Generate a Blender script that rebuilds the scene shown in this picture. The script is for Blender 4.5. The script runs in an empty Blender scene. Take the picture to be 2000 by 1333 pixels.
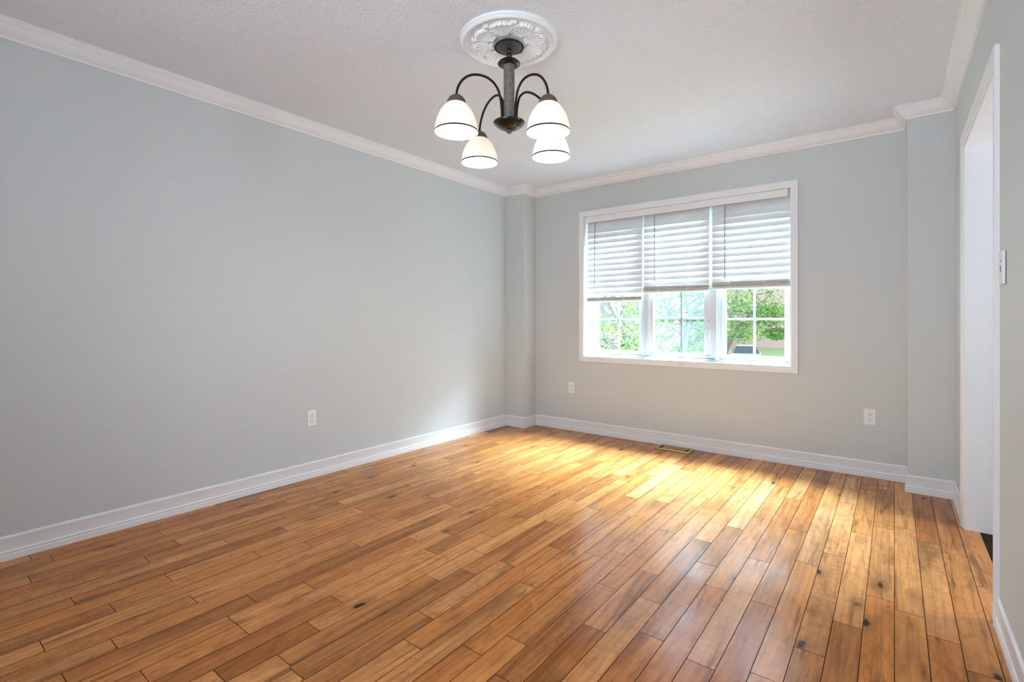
import bpy, bmesh, math, random
from mathutils import Vector, Matrix, Euler
random.seed(7)
SC = bpy.context.scene
COL = SC.collection

# ------------------------------------------------------------------ camera
cam_d = bpy.data.cameras.new('camera')
cam = bpy.data.objects.new('camera', cam_d)
COL.objects.link(cam)
SC.camera = cam
cam_d.sensor_width = 36.0
cam_d.lens = 971.05 / 2000 * 36.0
cam_d.shift_y = -(666.5 - 625.57) / 2000.0
cam_d.clip_start = 0.02
cam_d.clip_end = 300
cam.location = (0, 0, 1.09)
cam.rotation_euler = (math.pi / 2, 0, 0.6556)

# ------------------------------------------------------------------ view, world, daylight, fill
vs = SC.view_settings
vs.view_transform = 'Standard'
vs.look = 'None'
vs.gamma = 1.0
vs.exposure = 0.63
vs.use_curve_mapping = False

world = bpy.data.worlds.new('sky')
SC.world = world
world.use_nodes = True
wn = world.node_tree.nodes
wl = world.node_tree.links
bg = wn['Background']
tc = wn.new('ShaderNodeTexCoord')
sx = wn.new('ShaderNodeSeparateXYZ')
rmp = wn.new('ShaderNodeValToRGB')
rmp.color_ramp.elements[0].position = 0.0
rmp.color_ramp.elements[0].color = (0.90, 0.94, 1.0, 1)
rmp.color_ramp.elements[1].position = 0.8
rmp.color_ramp.elements[1].color = (0.60, 0.78, 1.0, 1)
wl.new(tc.outputs['Generated'], sx.inputs[0])
wl.new(sx.outputs['Z'], rmp.inputs[0])
wl.new(rmp.outputs[0], bg.inputs['Color'])
bg.inputs['Strength'].default_value = 1.9


def area_light(name, loc, target, sx_, sy_, power, color):
    d = bpy.data.lights.new(name, 'AREA')
    d.shape = 'RECTANGLE'
    d.size = sx_
    d.size_y = sy_
    d.energy = power
    d.color = color
    o = bpy.data.objects.new(name, d)
    COL.objects.link(o)
    o.location = loc
    o.rotation_euler = (Vector(target) - Vector(loc)).to_track_quat('-Z', 'Y').to_euler()
    return o


# bright overcast sky above the trees, coming down through the front window
area_light('window_daylight', (-1.25, 6.25, 3.50), (-1.55, 4.2, 1.35), 2.6, 1.7, 3100, (0.60, 0.83, 1.0))
# added fill lamp at the made-up rear opening, behind the camera
rear = area_light('rear_fill', (-0.75, -1.42, 1.4), (-0.9, 2.0, 2.45), 1.3, 1.1, 22, (0.74, 0.87, 1.0))
rear.data.spread = math.radians(120)
# added fill lamp in the unseen hall beyond the doorway on the right
area_light('hall_fill', (1.75, 3.30, 1.5), (0.0, 3.1, 1.5), 0.5, 1.7, 26, (0.84, 0.92, 1.0))

# ------------------------------------------------------------------ dimensions
XL, YB, YP, YQ, XR = -3.1933, 4.2509, 4.0302, 4.0454, 0.2935
YR = -1.35                      # rear wall
ZC = 2.44
PLX = -2.9605                   # left pillar face
PRX = 0.066                     # right pillar face
WX0, WX1, WZ0, WZ1 = -2.389, -0.619, 0.737, 2.092      # window opening
DY0, DY1, DZ = 2.487, 3.50, 2.005                        # doorway opening
WT = 0.118                      # wall thickness


# ------------------------------------------------------------------ mesh helpers
class MB:
    def __init__(self):
        self.v, self.f, self.m = [], [], []

    def add(self, verts, faces, mi=0):
        b = len(self.v)
        self.v += [tuple(p) for p in verts]
        self.f += [tuple(b + i for i in q) for q in faces]
        self.m += [mi] * len(faces)
        return self

    def box(self, x0, x1, y0, y1, z0, z1, mi=0):
        vs_ = [(x, y, z) for x in (x0, x1) for y in (y0, y1) for z in (z0, z1)]
        return self.add(vs_, [(0, 1, 3, 2), (4, 6, 7, 5), (0, 4, 5, 1), (2, 3, 7, 6), (0, 2, 6, 4), (1, 5, 7, 3)], mi)

    def obox(self, c, ex, ey, ez, mi=0):
        c, ex, ey, ez = map(Vector, (c, ex, ey, ez))
        vs_ = [c + a * ex + b * ey + d * ez for a in (-1, 1) for b in (-1, 1) for d in (-1, 1)]
        return self.add(vs_, [(0, 1, 3, 2), (4, 6, 7, 5), (0, 4, 5, 1), (2, 3, 7, 6), (0, 2, 6, 4), (1, 5, 7, 3)], mi)

    def tube(self, pts, r, n=10, mi=0, cap=True):
        pts = [Vector(p) for p in pts]
        rs = r if isinstance(r, (list, tuple)) else [r] * len(pts)
        up = None
        vs_, fs = [], []
        for i, p in enumerate(pts):
            t = (pts[min(i + 1, len(pts) - 1)] - pts[max(i - 1, 0)]).normalized()
            if up is None:
                up = Vector((0, 0, 1)) if abs(t.z) < 0.9 else Vector((1, 0, 0))
            s = t.cross(up).normalized()
            up = s.cross(t).normalized()
            for k in range(n):
                a = 2 * math.pi * k / n
                vs_.append(p + (s * math.cos(a) + up * math.sin(a)) * rs[i])
        for i in range(len(pts) - 1):
            for k in range(n):
                k2 = (k + 1) % n
                fs.append((i * n + k, i * n + k2, (i + 1) * n + k2, (i + 1) * n + k))
        if cap:
            fs.append(tuple(range(n))[::-1])
            fs.append(tuple((len(pts) - 1) * n + k for k in range(n)))
        return self.add(vs_, fs, mi)

    def lathe(self, prof, n=48, c=(0, 0, 0), mi=0, mis=None):
        """prof: (r, z) list; r == 0 closes to a pole."""
        c = Vector(c)
        idx, vs_, fs, ms = [], [], [], []
        for (r, z) in prof:
            if r < 1e-6:
                idx.append([len(vs_)] * n)
                vs_.append(c + Vector((0, 0, z)))
            else:
                idx.append(list(range(len(vs_), len(vs_) + n)))
                for k in range(n):
                    a = 2 * math.pi * k / n
                    vs_.append(c + Vector((r * math.cos(a), r * math.sin(a), z)))
        for i in range(len(prof) - 1):
            for k in range(n):
                k2 = (k + 1) % n
                q = []
                for j in (idx[i][k], idx[i][k2], idx[i + 1][k2], idx[i + 1][k]):
                    if j not in q:
                        q.append(j)
                if len(q) > 2:
                    fs.append(tuple(q))
                    ms.append(mis[i] if mis else mi)
        b = len(self.v)
        self.v += [tuple(p) for p in vs_]
        self.f += [tuple(b + i for i in q) for q in fs]
        self.m += ms
        return self

    def build(self, name, mats, parent=None, smooth=False, bevel=0.0, segs=2, recalc=True, origin=None):
        me = bpy.data.meshes.new(name)
        o0 = Vector(origin) if origin else Vector((0, 0, 0))
        me.from_pydata([tuple(Vector(p) - o0) for p in self.v], [], self.f)
        if not isinstance(mats, (list, tuple)):
            mats = [mats]
        for m in mats:
            me.materials.append(m)
        for p, mi in zip(me.polygons, self.m):
            p.material_index = mi
        me.update()
        if recalc:
            bm = bmesh.new()
            bm.from_mesh(me)
            bmesh.ops.recalc_face_normals(bm, faces=bm.faces)
            bm.to_mesh(me)
            bm.free()
        if smooth:
            me.shade_smooth()
            if smooth is not True:
                me.set_sharp_from_angle(angle=math.radians(smooth))
        o = bpy.data.objects.new(name, me)
        COL.objects.link(o)
        o.location = o0
        if parent is not None:
            o.parent = parent
            o.location = o0 - world_loc(parent)
        if bevel:
            md = o.modifiers.new('edge', 'BEVEL')
            md.width = bevel
            md.segments = segs
            md.limit_method = 'ANGLE'
            md.angle_limit = math.radians(40)
            md.harden_normals = False
        return o


def world_loc(o):
    p = Vector(o.location)
    while o.parent is not None:
        o = o.parent
        p = p + Vector(o.location)
    return p


def tag(o, label, cat, group=None):
    o['label'] = label
    o['category'] = cat
    if group:
        o['group'] = group
    return o


def struct(o):
    o['kind'] = 'structure'
    return o


def empty(name, loc, label, cat, group=None):
    o = bpy.data.objects.new(name, None)
    o.empty_display_size = 0.05
    COL.objects.link(o)
    o.location = loc
    return tag(o, label, cat, group)


def mitred(path, closed=False):
    """per point mitre vectors, offset to the right-hand side of travel."""
    n = len(path)
    out = []
    for i in range(n):
        def nrm(a, b):
            d = (Vector(b) - Vector(a)).normalized()
            return Vector((d.y, -d.x))
        ns = []
        if i > 0 or closed:
            ns.append(nrm(path[i - 1], path[i]))
        if i < n - 1 or closed:
            ns.append(nrm(path[i], path[(i + 1) % n]))
        if len(ns) == 1:
            out.append(ns[0])
        else:
            out.append((ns[0] + ns[1]) / (1 + ns[0].dot(ns[1])))
    return out


def sweep(mb, path, prof, segs=None, closed=False, mapf=None):
    """sweep prof [(offset, height)] along a 2D path with mitred corners. mapf(x, y, h) -> 3D"""
    path = [Vector(p) for p in path]
    mit = mitred(path, closed)
    mapf = mapf or (lambda x, y, h: (x, y, h))
    n = len(path)
    for i in (segs if segs is not None else range(n if closed else n - 1)):
        j = (i + 1) % n
        A = [mapf(*(path[i] + mit[i] * d), h) for d, h in prof]
        B = [mapf(*(path[j] + mit[j] * d), h) for d, h in prof]
        k = len(prof)
        fs = [(q, q + 1, k + q + 1, k + q) for q in range(k - 1)]
        fs += [tuple(range(k))[::-1], tuple(range(k, 2 * k))]
        mb.add(A + B, fs)
    return mb


# ------------------------------------------------------------------ materials
def mat(name, col=(0.8, 0.8, 0.8), rough=0.5, metal=0.0, spec=0.5, coat=0.0, coat_rough=0.1):
    m = bpy.data.materials.new(name)
    m.use_nodes = True
    b = m.node_tree.nodes['Principled BSDF']
    b.inputs['Base Color'].default_value = (*col, 1)
    b.inputs['Roughness'].default_value = rough
    b.inputs['Metallic'].default_value = metal
    b.inputs['Specular IOR Level'].default_value = spec
    b.inputs['Coat Weight'].default_value = coat
    b.inputs['Coat Roughness'].default_value = coat_rough
    return m


def nodes(m):
    return m.node_tree.nodes, m.node_tree.links, m.node_tree.nodes['Principled BSDF']


def add_bump(m, scale, strength, dist=0.002, detail=3.0, kind='noise', rough=0.6):
    n, l, b = nodes(m)
    g = n.new('ShaderNodeNewGeometry')
    t = n.new('ShaderNodeTexNoise')
    t.inputs['Scale'].default_value = scale
    t.inputs['Detail'].default_value = detail
    t.inputs['Roughness'].default_value = rough
    bp = n.new('ShaderNodeBump')
    bp.inputs['Strength'].default_value = strength
    bp.inputs['Distance'].default_value = dist
    l.new(g.outputs['Position'], t.inputs['Vector'])
    l.new(t.outputs['Fac'], bp.inputs['Height'])
    l.new(bp.outputs['Normal'], b.inputs['Normal'])
    return t


M_WALL = mat('wall_paint', (0.615, 0.638, 0.634), 0.55, spec=0.35)
add_bump(M_WALL, 260, 0.10, 0.001)
M_CEIL = mat('ceiling_stipple', (0.84, 0.865, 0.915), 0.9, spec=0.1)
add_bump(M_CEIL, 110, 0.9, 0.008, 2.0)
M_TRIM = mat('trim_paint', (0.84, 0.84, 0.85), 0.35, spec=0.4)
M_PLASTER = mat('medallion_paint', (0.88, 0.885, 0.90), 0.5, spec=0.3)
M_VINYL = mat('window_vinyl', (0.67, 0.685, 0.70), 0.4, spec=0.2)
M_BLIND = mat('blind_slat', (0.80, 0.81, 0.82), 0.45, spec=0.3)
M_RAIL_SHADED = mat('blind_rail_shaded', (0.72, 0.70, 0.68), 0.45, spec=0.3)  # slat white toned tan to paint in the shade on stack and rail
M_PLATE = mat('plate_plastic', (0.86, 0.86, 0.86), 0.3)
M_SLOT = mat('slot_dark', (0.03, 0.03, 0.03), 0.6)
M_SCREW = mat('screw_paint', (0.6, 0.6, 0.6), 0.4)
M_WAND = mat('wand_plastic', (0.33, 0.35, 0.36), 0.4)
M_CORD = mat('cord_white', (0.85, 0.85, 0.84), 0.8)
M_DUCT = mat('duct_shade', (0.015, 0.013, 0.012), 0.7)
M_BRONZE = mat('dark_bronze', (0.010, 0.008, 0.007), 0.25, spec=0.45)
M_IRON = mat('iron_satin', (0.011, 0.009, 0.008), 0.42, spec=0.22)
M_CAP = mat('socket_bronze', (0.10, 0.078, 0.064), 0.5, spec=0.4)
M_BAND = mat('shade_band', (0.02, 0.013, 0.008), 0.6, spec=0.1)
M_CANOPY = mat('canopy_pewter', (0.085, 0.082, 0.078), 0.45, metal=0.4)
M_HALLFLOOR = mat('hall_dark_tile', (0.022, 0.020, 0.024), 0.55)

# translucent blind slats
n, l, b = nodes(M_BLIND)
tr = n.new('ShaderNodeBsdfTranslucent')
tr.inputs['Color'].default_value = (0.8, 0.86, 0.9, 1)
mx = n.new('ShaderNodeMixShader')
mx.inputs[0].default_value = 0.04
out = n['Material Output']
l.new(b.outputs[0], mx.inputs[1])
l.new(tr.outputs[0], mx.inputs[2])
l.new(mx.outputs[0], out.inputs[0])

# column: mottled grey-brown leather look
M_COLUMN = mat('column_mottled', (0.13, 0.12, 0.105), 0.55)
n, l, b = nodes(M_COLUMN)
g = n.new('ShaderNodeNewGeometry')
t = n.new('ShaderNodeTexNoise')
t.inputs['Scale'].default_value = 60
t.inputs['Detail'].default_value = 6
r_ = n.new('ShaderNodeValToRGB')
r_.color_ramp.elements[0].position = 0.3
r_.color_ramp.elements[0].color = (0.10, 0.088, 0.074, 1)
r_.color_ramp.elements[1].position = 0.75
r_.color_ramp.elements[1].color = (0.215, 0.195, 0.170, 1)
l.new(g.outputs['Position'], t.inputs['Vector'])
l.new(t.outputs['Fac'], r_.inputs[0])
l.new(r_.outputs[0], b.inputs['Base Color'])

# brass register
M_BRASS = mat('worn_brass', (0.50, 0.36, 0.13), 0.38, metal=0.75)
n, l, b = nodes(M_BRASS)
g = n.new('ShaderNodeNewGeometry')
t = n.new('ShaderNodeTexNoise')
t.inputs['Scale'].default_value = 70
r_ = n.new('ShaderNodeValToRGB')
r_.color_ramp.elements[0].color = (0.36, 0.21, 0.075, 1)
r_.color_ramp.elements[1].color = (0.78, 0.56, 0.28, 1)
l.new(g.outputs['Position'], t.inputs['Vector'])
l.new(t.outputs['Fac'], r_.inputs[0])
l.new(r_.outputs[0], b.inputs['Base Color'])


# window glass and insect screen
def glass_mat(name, tint, gloss):
    m = bpy.data.materials.new(name)
    m.use_nodes = True
    n = m.node_tree.nodes
    l = m.node_tree.links
    n.remove(n['Principled BSDF'])
    a = n.new('ShaderNodeBsdfTransparent')
    a.inputs['Color'].default_value = (*tint, 1)
    gl = n.new('ShaderNodeBsdfGlossy')
    gl.inputs['Roughness'].default_value = 0.02
    x = n.new('ShaderNodeMixShader')
    lw = n.new('ShaderNodeLayerWeight')
    pw = n.new('ShaderNodeMath')
    pw.operation = 'POWER'
    pw.inputs[1].default_value = 5.0
    ma = n.new('ShaderNodeMath')
    ma.operation = 'MULTIPLY_ADD'
    ma.inputs[1].default_value = 0.6
    ma.inputs[2].default_value = gloss
    l.new(lw.outputs['Facing'], pw.inputs[0])
    l.new(pw.outputs[0], ma.inputs[0])
    l.new(ma.outputs[0], x.inputs[0])
    l.new(a.outputs[0], x.inputs[1])
    l.new(gl.outputs[0], x.inputs[2])
    l.new(x.outputs[0], n['Material Output'].inputs[0])
    return m


M_GLASS = glass_mat('pane_glass', (0.96, 0.985, 0.98), 0.03)
M_SCREEN = bpy.data.materials.new('insect_mesh')
M_SCREEN.use_nodes = True
n = M_SCREEN.node_tree.nodes
l = M_SCREEN.node_tree.links
n.remove(n['Principled BSDF'])
a_ = n.new('ShaderNodeBsdfTransparent')
d_ = n.new('ShaderNodeBsdfTranslucent')
d_.inputs['Color'].default_value = (0.30, 0.36, 0.35, 1)
x_ = n.new('ShaderNodeMixShader')
x_.inputs[0].default_value = 0.03
l.new(a_.outputs[0], x_.inputs[1])
l.new(d_.outputs[0], x_.inputs[2])
l.new(x_.outputs[0], n['Material Output'].inputs[0])


# lit glass of the lamp shades
def shade_mat(name, hot, edge, strength):
    m = bpy.data.materials.new(name)
    m.use_nodes = True
    n, l, b = nodes(m)
    b.inputs['Base Color'].default_value = (0.9, 0.88, 0.84, 1)
    b.inputs['Roughness'].default_value = 0.25
    g = n.new('ShaderNodeNewGeometry')
    t = n.new('ShaderNodeTexNoise')
    t.inputs['Scale'].default_value = 55
    t.inputs['Detail'].default_value = 5
    t.inputs['Roughness'].default_value = 0.7
    r = n.new('ShaderNodeValToRGB')
    r.color_ramp.elements[0].position = 0.36
    r.color_ramp.elements[0].color = (*edge, 1)
    r.color_ramp.elements[1].position = 0.56
    r.color_ramp.elements[1].color = (*hot, 1)
    l.new(g.outputs['Position'], t.inputs['Vector'])
    l.new(t.outputs['Fac'], r.inputs[0])
    l.new(r.outputs[0], b.inputs['Emission Color'])
    b.inputs['Emission Strength'].default_value = strength
    tl_ = n.new('ShaderNodeBsdfTranslucent')
    tl_.inputs['Color'].default_value = (*hot, 1)
    xs = n.new('ShaderNodeMixShader')
    xs.inputs[0].default_value = 0.08
    l.new(b.outputs[0], xs.inputs[1])
    l.new(tl_.outputs[0], xs.inputs[2])
    l.new(xs.outputs[0], n['Material Output'].inputs[0])
    return m


M_SHADE_WARM = shade_mat('shade_glass_warm', (1.0, 0.90, 0.74), (0.93, 0.80, 0.62), 0.25)
M_SHADE_COOL = shade_mat('shade_glass_cool', (0.90, 0.98, 1.0), (0.72, 0.82, 0.86), 0.25)


def emit(name, col, s):
    m = mat(name, (0.9, 0.9, 0.9))
    b = m.node_tree.nodes['Principled BSDF']
    b.inputs['Emission Color'].default_value = (*col, 1)
    b.inputs['Emission Strength'].default_value = s
    return m


M_BULB_WARM = emit('bulb_warm', (1.0, 0.86, 0.66), 3.0)
M_BULB_COOL = emit('bulb_cool', (0.92, 0.98, 1.0), 3.0)

# hardwood planks
M_WOOD = mat('maple_planks', (0.5, 0.28, 0.12), 0.30, spec=0.14)
n, l, b = nodes(M_WOOD)


def N(t, **kw):
    q = n.new(t)
    for k, v in kw.items():
        setattr(q, k, v)
    return q


def MATH(op, a, c=None, clamp=False):
    q = N('ShaderNodeMath', operation=op)
    q.use_clamp = clamp
    for i, s in enumerate((a, c)):
        if s is None:
            continue
        if isinstance(s, (int, float)):
            q.inputs[i].default_value = s
        else:
            l.new(s, q.inputs[i])
    return q.outputs[0]


def MIX(f, a, c, blend='MIX'):
    q = N('ShaderNodeMixRGB', blend_type=blend)
    for i, s in enumerate((f, a, c)):
        if isinstance(s, (int, float)):
            q.inputs[i].default_value = s
        elif isinstance(s, tuple):
            q.inputs[i].default_value = (*s, 1)
        else:
            l.new(s, q.inputs[i])
    return q.outputs[0]


def RAMP(src, stops):
    q = N('ShaderNodeValToRGB')
    cr = q.color_ramp
    while len(cr.elements) < len(stops):
        cr.elements.new(0.5)
    for e, (p, c) in zip(cr.elements, stops):
        e.position = p
        e.color = (*c, 1) if isinstance(c, tuple) else (c, c, c, 1)
    l.new(src, q.inputs[0])
    return q.outputs[0]


geo = N('ShaderNodeNewGeometry')
att = N('ShaderNodeAttribute', attribute_name='plank')      # r: tone, g: random, b: random
sep = N('ShaderNodeSeparateColor')
l.new(att.outputs['Color'], sep.inputs[0])
tone, rg, rb = sep.outputs[0], sep.outputs[1], sep.outputs[2]
pos = N('ShaderNodeSeparateXYZ')
l.new(geo.outputs['Position'], pos.inputs[0])
px = MATH('ADD', pos.outputs[0], MATH('MULTIPLY', rg, 37.0))
py = MATH('ADD', pos.outputs[1], MATH('MULTIPLY', rb, 53.0))


def VEC(sx_, sy_, z=None):
    q = N('ShaderNodeCombineXYZ')
    l.new(MATH('MULTIPLY', px, sx_), q.inputs[0])
    l.new(MATH('MULTIPLY', py, sy_), q.inputs[1])
    if z is not None:
        l.new(z, q.inputs[2])
    return q.outputs[0]


def NOISE(vec, scale=1.0, detail=4.0, rough=0.55, dist=0.0):
    q = N('ShaderNodeTexNoise')
    q.inputs['Scale'].default_value = scale
    q.inputs['Detail'].default_value = detail
    q.inputs['Roughness'].default_value = rough
    q.inputs['Distortion'].default_value = dist
    l.new(vec, q.inputs['Vector'])
    return q.outputs['Fac']


base = RAMP(tone, [(0.0, (0.22, 0.066, 0.014)), (0.25, (0.435, 0.140, 0.028)), (0.5, (0.615, 0.223, 0.053)),
                   (0.75, (0.725, 0.322, 0.110)), (1.0, (0.78, 0.45, 0.225))])
# hue drift: some planks redder, some yellower
base = MIX(MATH('MULTIPLY', rg, 0.30), base, (0.46, 0.19, 0.075))
base = MIX(MATH('MULTIPLY', rb, 0.22), base, (0.58, 0.29, 0.095))
# broad heartwood figure along the plank
fig = NOISE(VEC(11.0, 1.1), 1.0, 3.0, 0.5, 0.9)
base = MIX(0.85, base, RAMP(fig, [(0.26, 0.42), (0.42, 0.86), (0.58, 1.06), (0.8, 1.28)]), 'MULTIPLY')
# wavy growth rings
wv = N('ShaderNodeTexWave', wave_type='BANDS', bands_direction='X')
wv.inputs['Scale'].default_value = 7.0
wv.inputs['Distortion'].default_value = 9.0
wv.inputs['Detail'].default_value = 3.0
wv.inputs['Detail Scale'].default_value = 0.55
l.new(VEC(1.6, 0.22), wv.inputs['Vector'])
base = MIX(0.30, base, RAMP(wv.outputs['Fac'], [(0.0, 0.62), (0.35, 1.0), (1.0, 1.08)]), 'MULTIPLY')
# blotchy, swirling light and dark of maple
blot = NOISE(VEC(13.0, 5.5), 1.0, 4.0, 0.55, 2.2)
base = MIX(0.58, base, RAMP(blot, [(0.30, 0.62), (0.48, 0.98), (0.62, 1.08), (0.75, 1.22)]), 'MULTIPLY')
# thin dark swirling grain lines
swl = NOISE(VEC(9.0, 1.7), 1.0, 2.0, 0.4, 1.6)
line = MATH('ABSOLUTE', MATH('SUBTRACT', MATH('FRACT', MATH('MULTIPLY', swl, 7.0)), 0.5))
base = MIX(MATH('MULTIPLY', RAMP(line, [(0.0, 0.40), (0.09, 0.0)]), MATH('SUBTRACT', 1.1, MATH('MULTIPLY', rb, 1.1))), base, (0.20, 0.08, 0.028))
# fine fibres
fib = NOISE(VEC(170.0, 5.0), 1.0, 4.0, 0.65)
base = MIX(0.30, base, RAMP(fib, [(0.3, 0.62), (0.55, 1.0), (0.75, 1.12)]), 'MULTIPLY')
# curl: cross banding on some planks
curl = NOISE(VEC(7.0, 42.0), 1.0, 2.0, 0.5, 0.6)
base = MIX(MATH('MULTIPLY', MATH('SUBTRACT', rg, 0.45, True), 0.8), base,
           RAMP(curl, [(0.3, 0.66), (0.55, 1.05)]), 'MULTIPLY')
# dark mineral streaks
strk = NOISE(VEC(26.0, 1.6), 1.0, 5.0, 0.6, 0.8)
base = MIX(RAMP(strk, [(0.565, 0.0), (0.69, 0.68)]), base, (0.12, 0.048, 0.018))
# knots
vor = N('ShaderNodeTexVoronoi', feature='F1')
vor.inputs['Scale'].default_value = 1.0
vor.inputs['Randomness'].default_value = 1.0
wob = NOISE(VEC(40.0, 25.0), 1.0, 3.0)
kv = N('ShaderNodeCombineXYZ')
l.new(MATH('ADD', MATH('MULTIPLY', px, 9.0), MATH('MULTIPLY', wob, 0.22)), kv.inputs[0])
l.new(MATH('ADD', MATH('MULTIPLY', py, 4.2), MATH('MULTIPLY', wob, 0.12)), kv.inputs[1])
l.new(kv.outputs[0], vor.inputs['Vector'])
vs_ = N('ShaderNodeSeparateColor')
l.new(vor.outputs['Color'], vs_.inputs[0])
on = MATH('GREATER_THAN', vs_.outputs[0], 0.64)
halo = MATH('MULTIPLY', RAMP(vor.outputs['Distance'], [(0.08, 1.0), (0.36, 0.0)]), on)
core = MATH('MULTIPLY', RAMP(vor.outputs['Distance'], [(0.075, 1.0), (0.13, 0.0)]), on)
base = MIX(MATH('MULTIPLY', halo, 0.62), base, (0.20, 0.085, 0.030))
base = MIX(MATH('MULTIPLY', core, 0.95), base, (0.035, 0.015, 0.008))
l.new(base, b.inputs['Base Color'])
rr = RAMP(NOISE(VEC(30.0, 6.0), 1.0, 3.0), [(0.3, 0.17), (0.7, 0.27)])
l.new(rr, b.inputs['Roughness'])
bp = N('ShaderNodeBump')
bp.inputs['Strength'].default_value = 0.10
bp.inputs['Distance'].default_value = 0.001
l.new(fib, bp.inputs['Height'])
bp2 = N('ShaderNodeBump')
bp2.inputs['Strength'].default_value = 0.16
bp2.inputs['Distance'].default_value = 0.004
l.new(NOISE(VEC(9.0, 3.5), 1.0, 2.0), bp2.inputs['Height'])
l.new(bp.outputs[0], bp2.inputs['Normal'])
l.new(bp2.outputs[0], b.inputs['Normal'])
b.inputs['Coat Weight'].default_value = 0.0
b.inputs['Coat Roughness'].default_value = 0.22
M_SEAM = mat('plank_seam', (0.030, 0.014, 0.008), 0.8, spec=0.1)

# exterior materials
M_LEAF = mat('spring_leaves', (0.28, 0.46, 0.12), 0.6, spec=0.2)
n, l, b = nodes(M_LEAF)
g = n.new('ShaderNodeNewGeometry')
r_ = n.new('ShaderNodeValToRGB')
r_.color_ramp.elements[0].color = (0.14, 0.31, 0.10, 1)
r_.color_ramp.elements[1].color = (0.46, 0.58, 0.20, 1)
l.new(g.outputs['Random Per Island'], r_.inputs[0])
l.new(r_.outputs[0], b.inputs['Base Color'])
tl = n.new('ShaderNodeBsdfTranslucent')
l.new(r_.outputs[0], tl.inputs['Color'])
mx = n.new('ShaderNodeMixShader')
mx.inputs[0].default_value = 0.45
l.new(b.outputs[0], mx.inputs[1])
l.new(tl.outputs[0], mx.inputs[2])
l.new(mx.outputs[0], n['Material Output'].inputs[0])
M_BARK = mat('bark', (0.16, 0.15, 0.13), 0.9)
add_bump(M_BARK, 30, 0.6, 0.01)
M_LAWN = mat('lawn', (0.30, 0.40, 0.18), 0.9)
t = add_bump(M_LAWN, 20, 0.5, 0.02)
M_ROAD = mat('pale_concrete', (0.68, 0.66, 0.64), 0.9)
M_BRICK = mat('pink_brick', (0.5, 0.3, 0.25), 0.85)
n, l, b = nodes(M_BRICK)
g = n.new('ShaderNodeNewGeometry')
sp = n.new('ShaderNodeSeparateXYZ')
cb = n.new('ShaderNodeCombineXYZ')
ad = n.new('ShaderNodeMath')
ad.operation = 'ADD'
l.new(g.outputs['Position'], sp.inputs[0])
l.new(sp.outputs[0], ad.inputs[0])
l.new(sp.outputs[1], ad.inputs[1])
l.new(ad.outputs[0], cb.inputs[0])
l.new(sp.outputs[2], cb.inputs[1])
bt = n.new('ShaderNodeTexBrick')
bt.inputs['Color1'].default_value = (0.66, 0.42, 0.36, 1)
bt.inputs['Color2'].default_value = (0.74, 0.50, 0.44, 1)
bt.inputs['Mortar'].default_value = (0.62, 0.58, 0.54, 1)
bt.inputs['Scale'].default_value = 3.0
l.new(cb.outputs[0], bt.inputs['Vector'])
l.new(bt.outputs['Color'], b.inputs['Base Color'])
M_ROOF = mat('roof_shingle', (0.34, 0.35, 0.38), 0.9)
M_EXTWIN = mat('house_window', (0.12, 0.14, 0.17), 0.15)
M_CAR = mat('car_paint', (0.75, 0.76, 0.78), 0.25, coat=0.5)
M_CARGLASS = mat('car_glass', (0.05, 0.06, 0.07), 0.1)
M_TYRE = mat('tyre', (0.03, 0.03, 0.03), 0.8)
M_HUB = mat('wheel_metal', (0.5, 0.5, 0.52), 0.3, metal=0.8)

# ------------------------------------------------------------------ room shell
# floor: every plank is a raised, chamfered face of the one floor mesh
PW = 0.0885
SEAMS = {-36: [0.46, 1.26], -35: [0.52, 1.46], -34: [0.92, 1.77], -33: [0.42, 1.07, 1.53], -32: [0.93, 1.93],
         -31: [0.78, 1.62, 2.41], -30: [1.08, 1.72], -29: [0.49, 1.33, 2.18], -28: [0.78, 1.73, 2.37],
         -27: [0.57, 1.11, 2.63], -26: [0.36, 1.31, 1.71, 2.12], -25: [0.78, 1.77, 2.61], -24: [0.51, 1.45],
         -23: [0.92, 1.92, 2.87], -22: [0.81, 1.11, 1.66, 2.31], -21: [0.52, 0.81, 1.81], -20: [1.12, 1.62, 2.58],
         -19: [0.66, 0.97, 1.92, 2.21, 3.06], -18: [1.46, 1.76, 2.61], -17: [0.81, 1.59, 2.25],
         -16: [1.26, 1.75, 2.56], -15: [1.12, 2.01], -14: [1.66, 2.58], -13: [1.22, 2.06, 2.91], -12: [1.35, 2.15],
         -11: [1.85, 2.52, 3.14], -10: [1.57, 2.06, 2.97, 3.46], -9: [1.86, 2.52], -8: [1.65, 2.29, 2.78],
         -7: [2.11, 3.0, 3.65], -6: [1.61, 2.47], -5: [2.1, 2.94], -4: [1.67, 2.57, 3.41], -3: [1.89, 2.74, 3.56],
         -2: [2.14, 3.09], -1: [2.42, 3.25], 0: [2.36, 3.31], 1: [2.24, 3.17], 2: [2.09, 3.08], 3: [2.78]}
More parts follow.
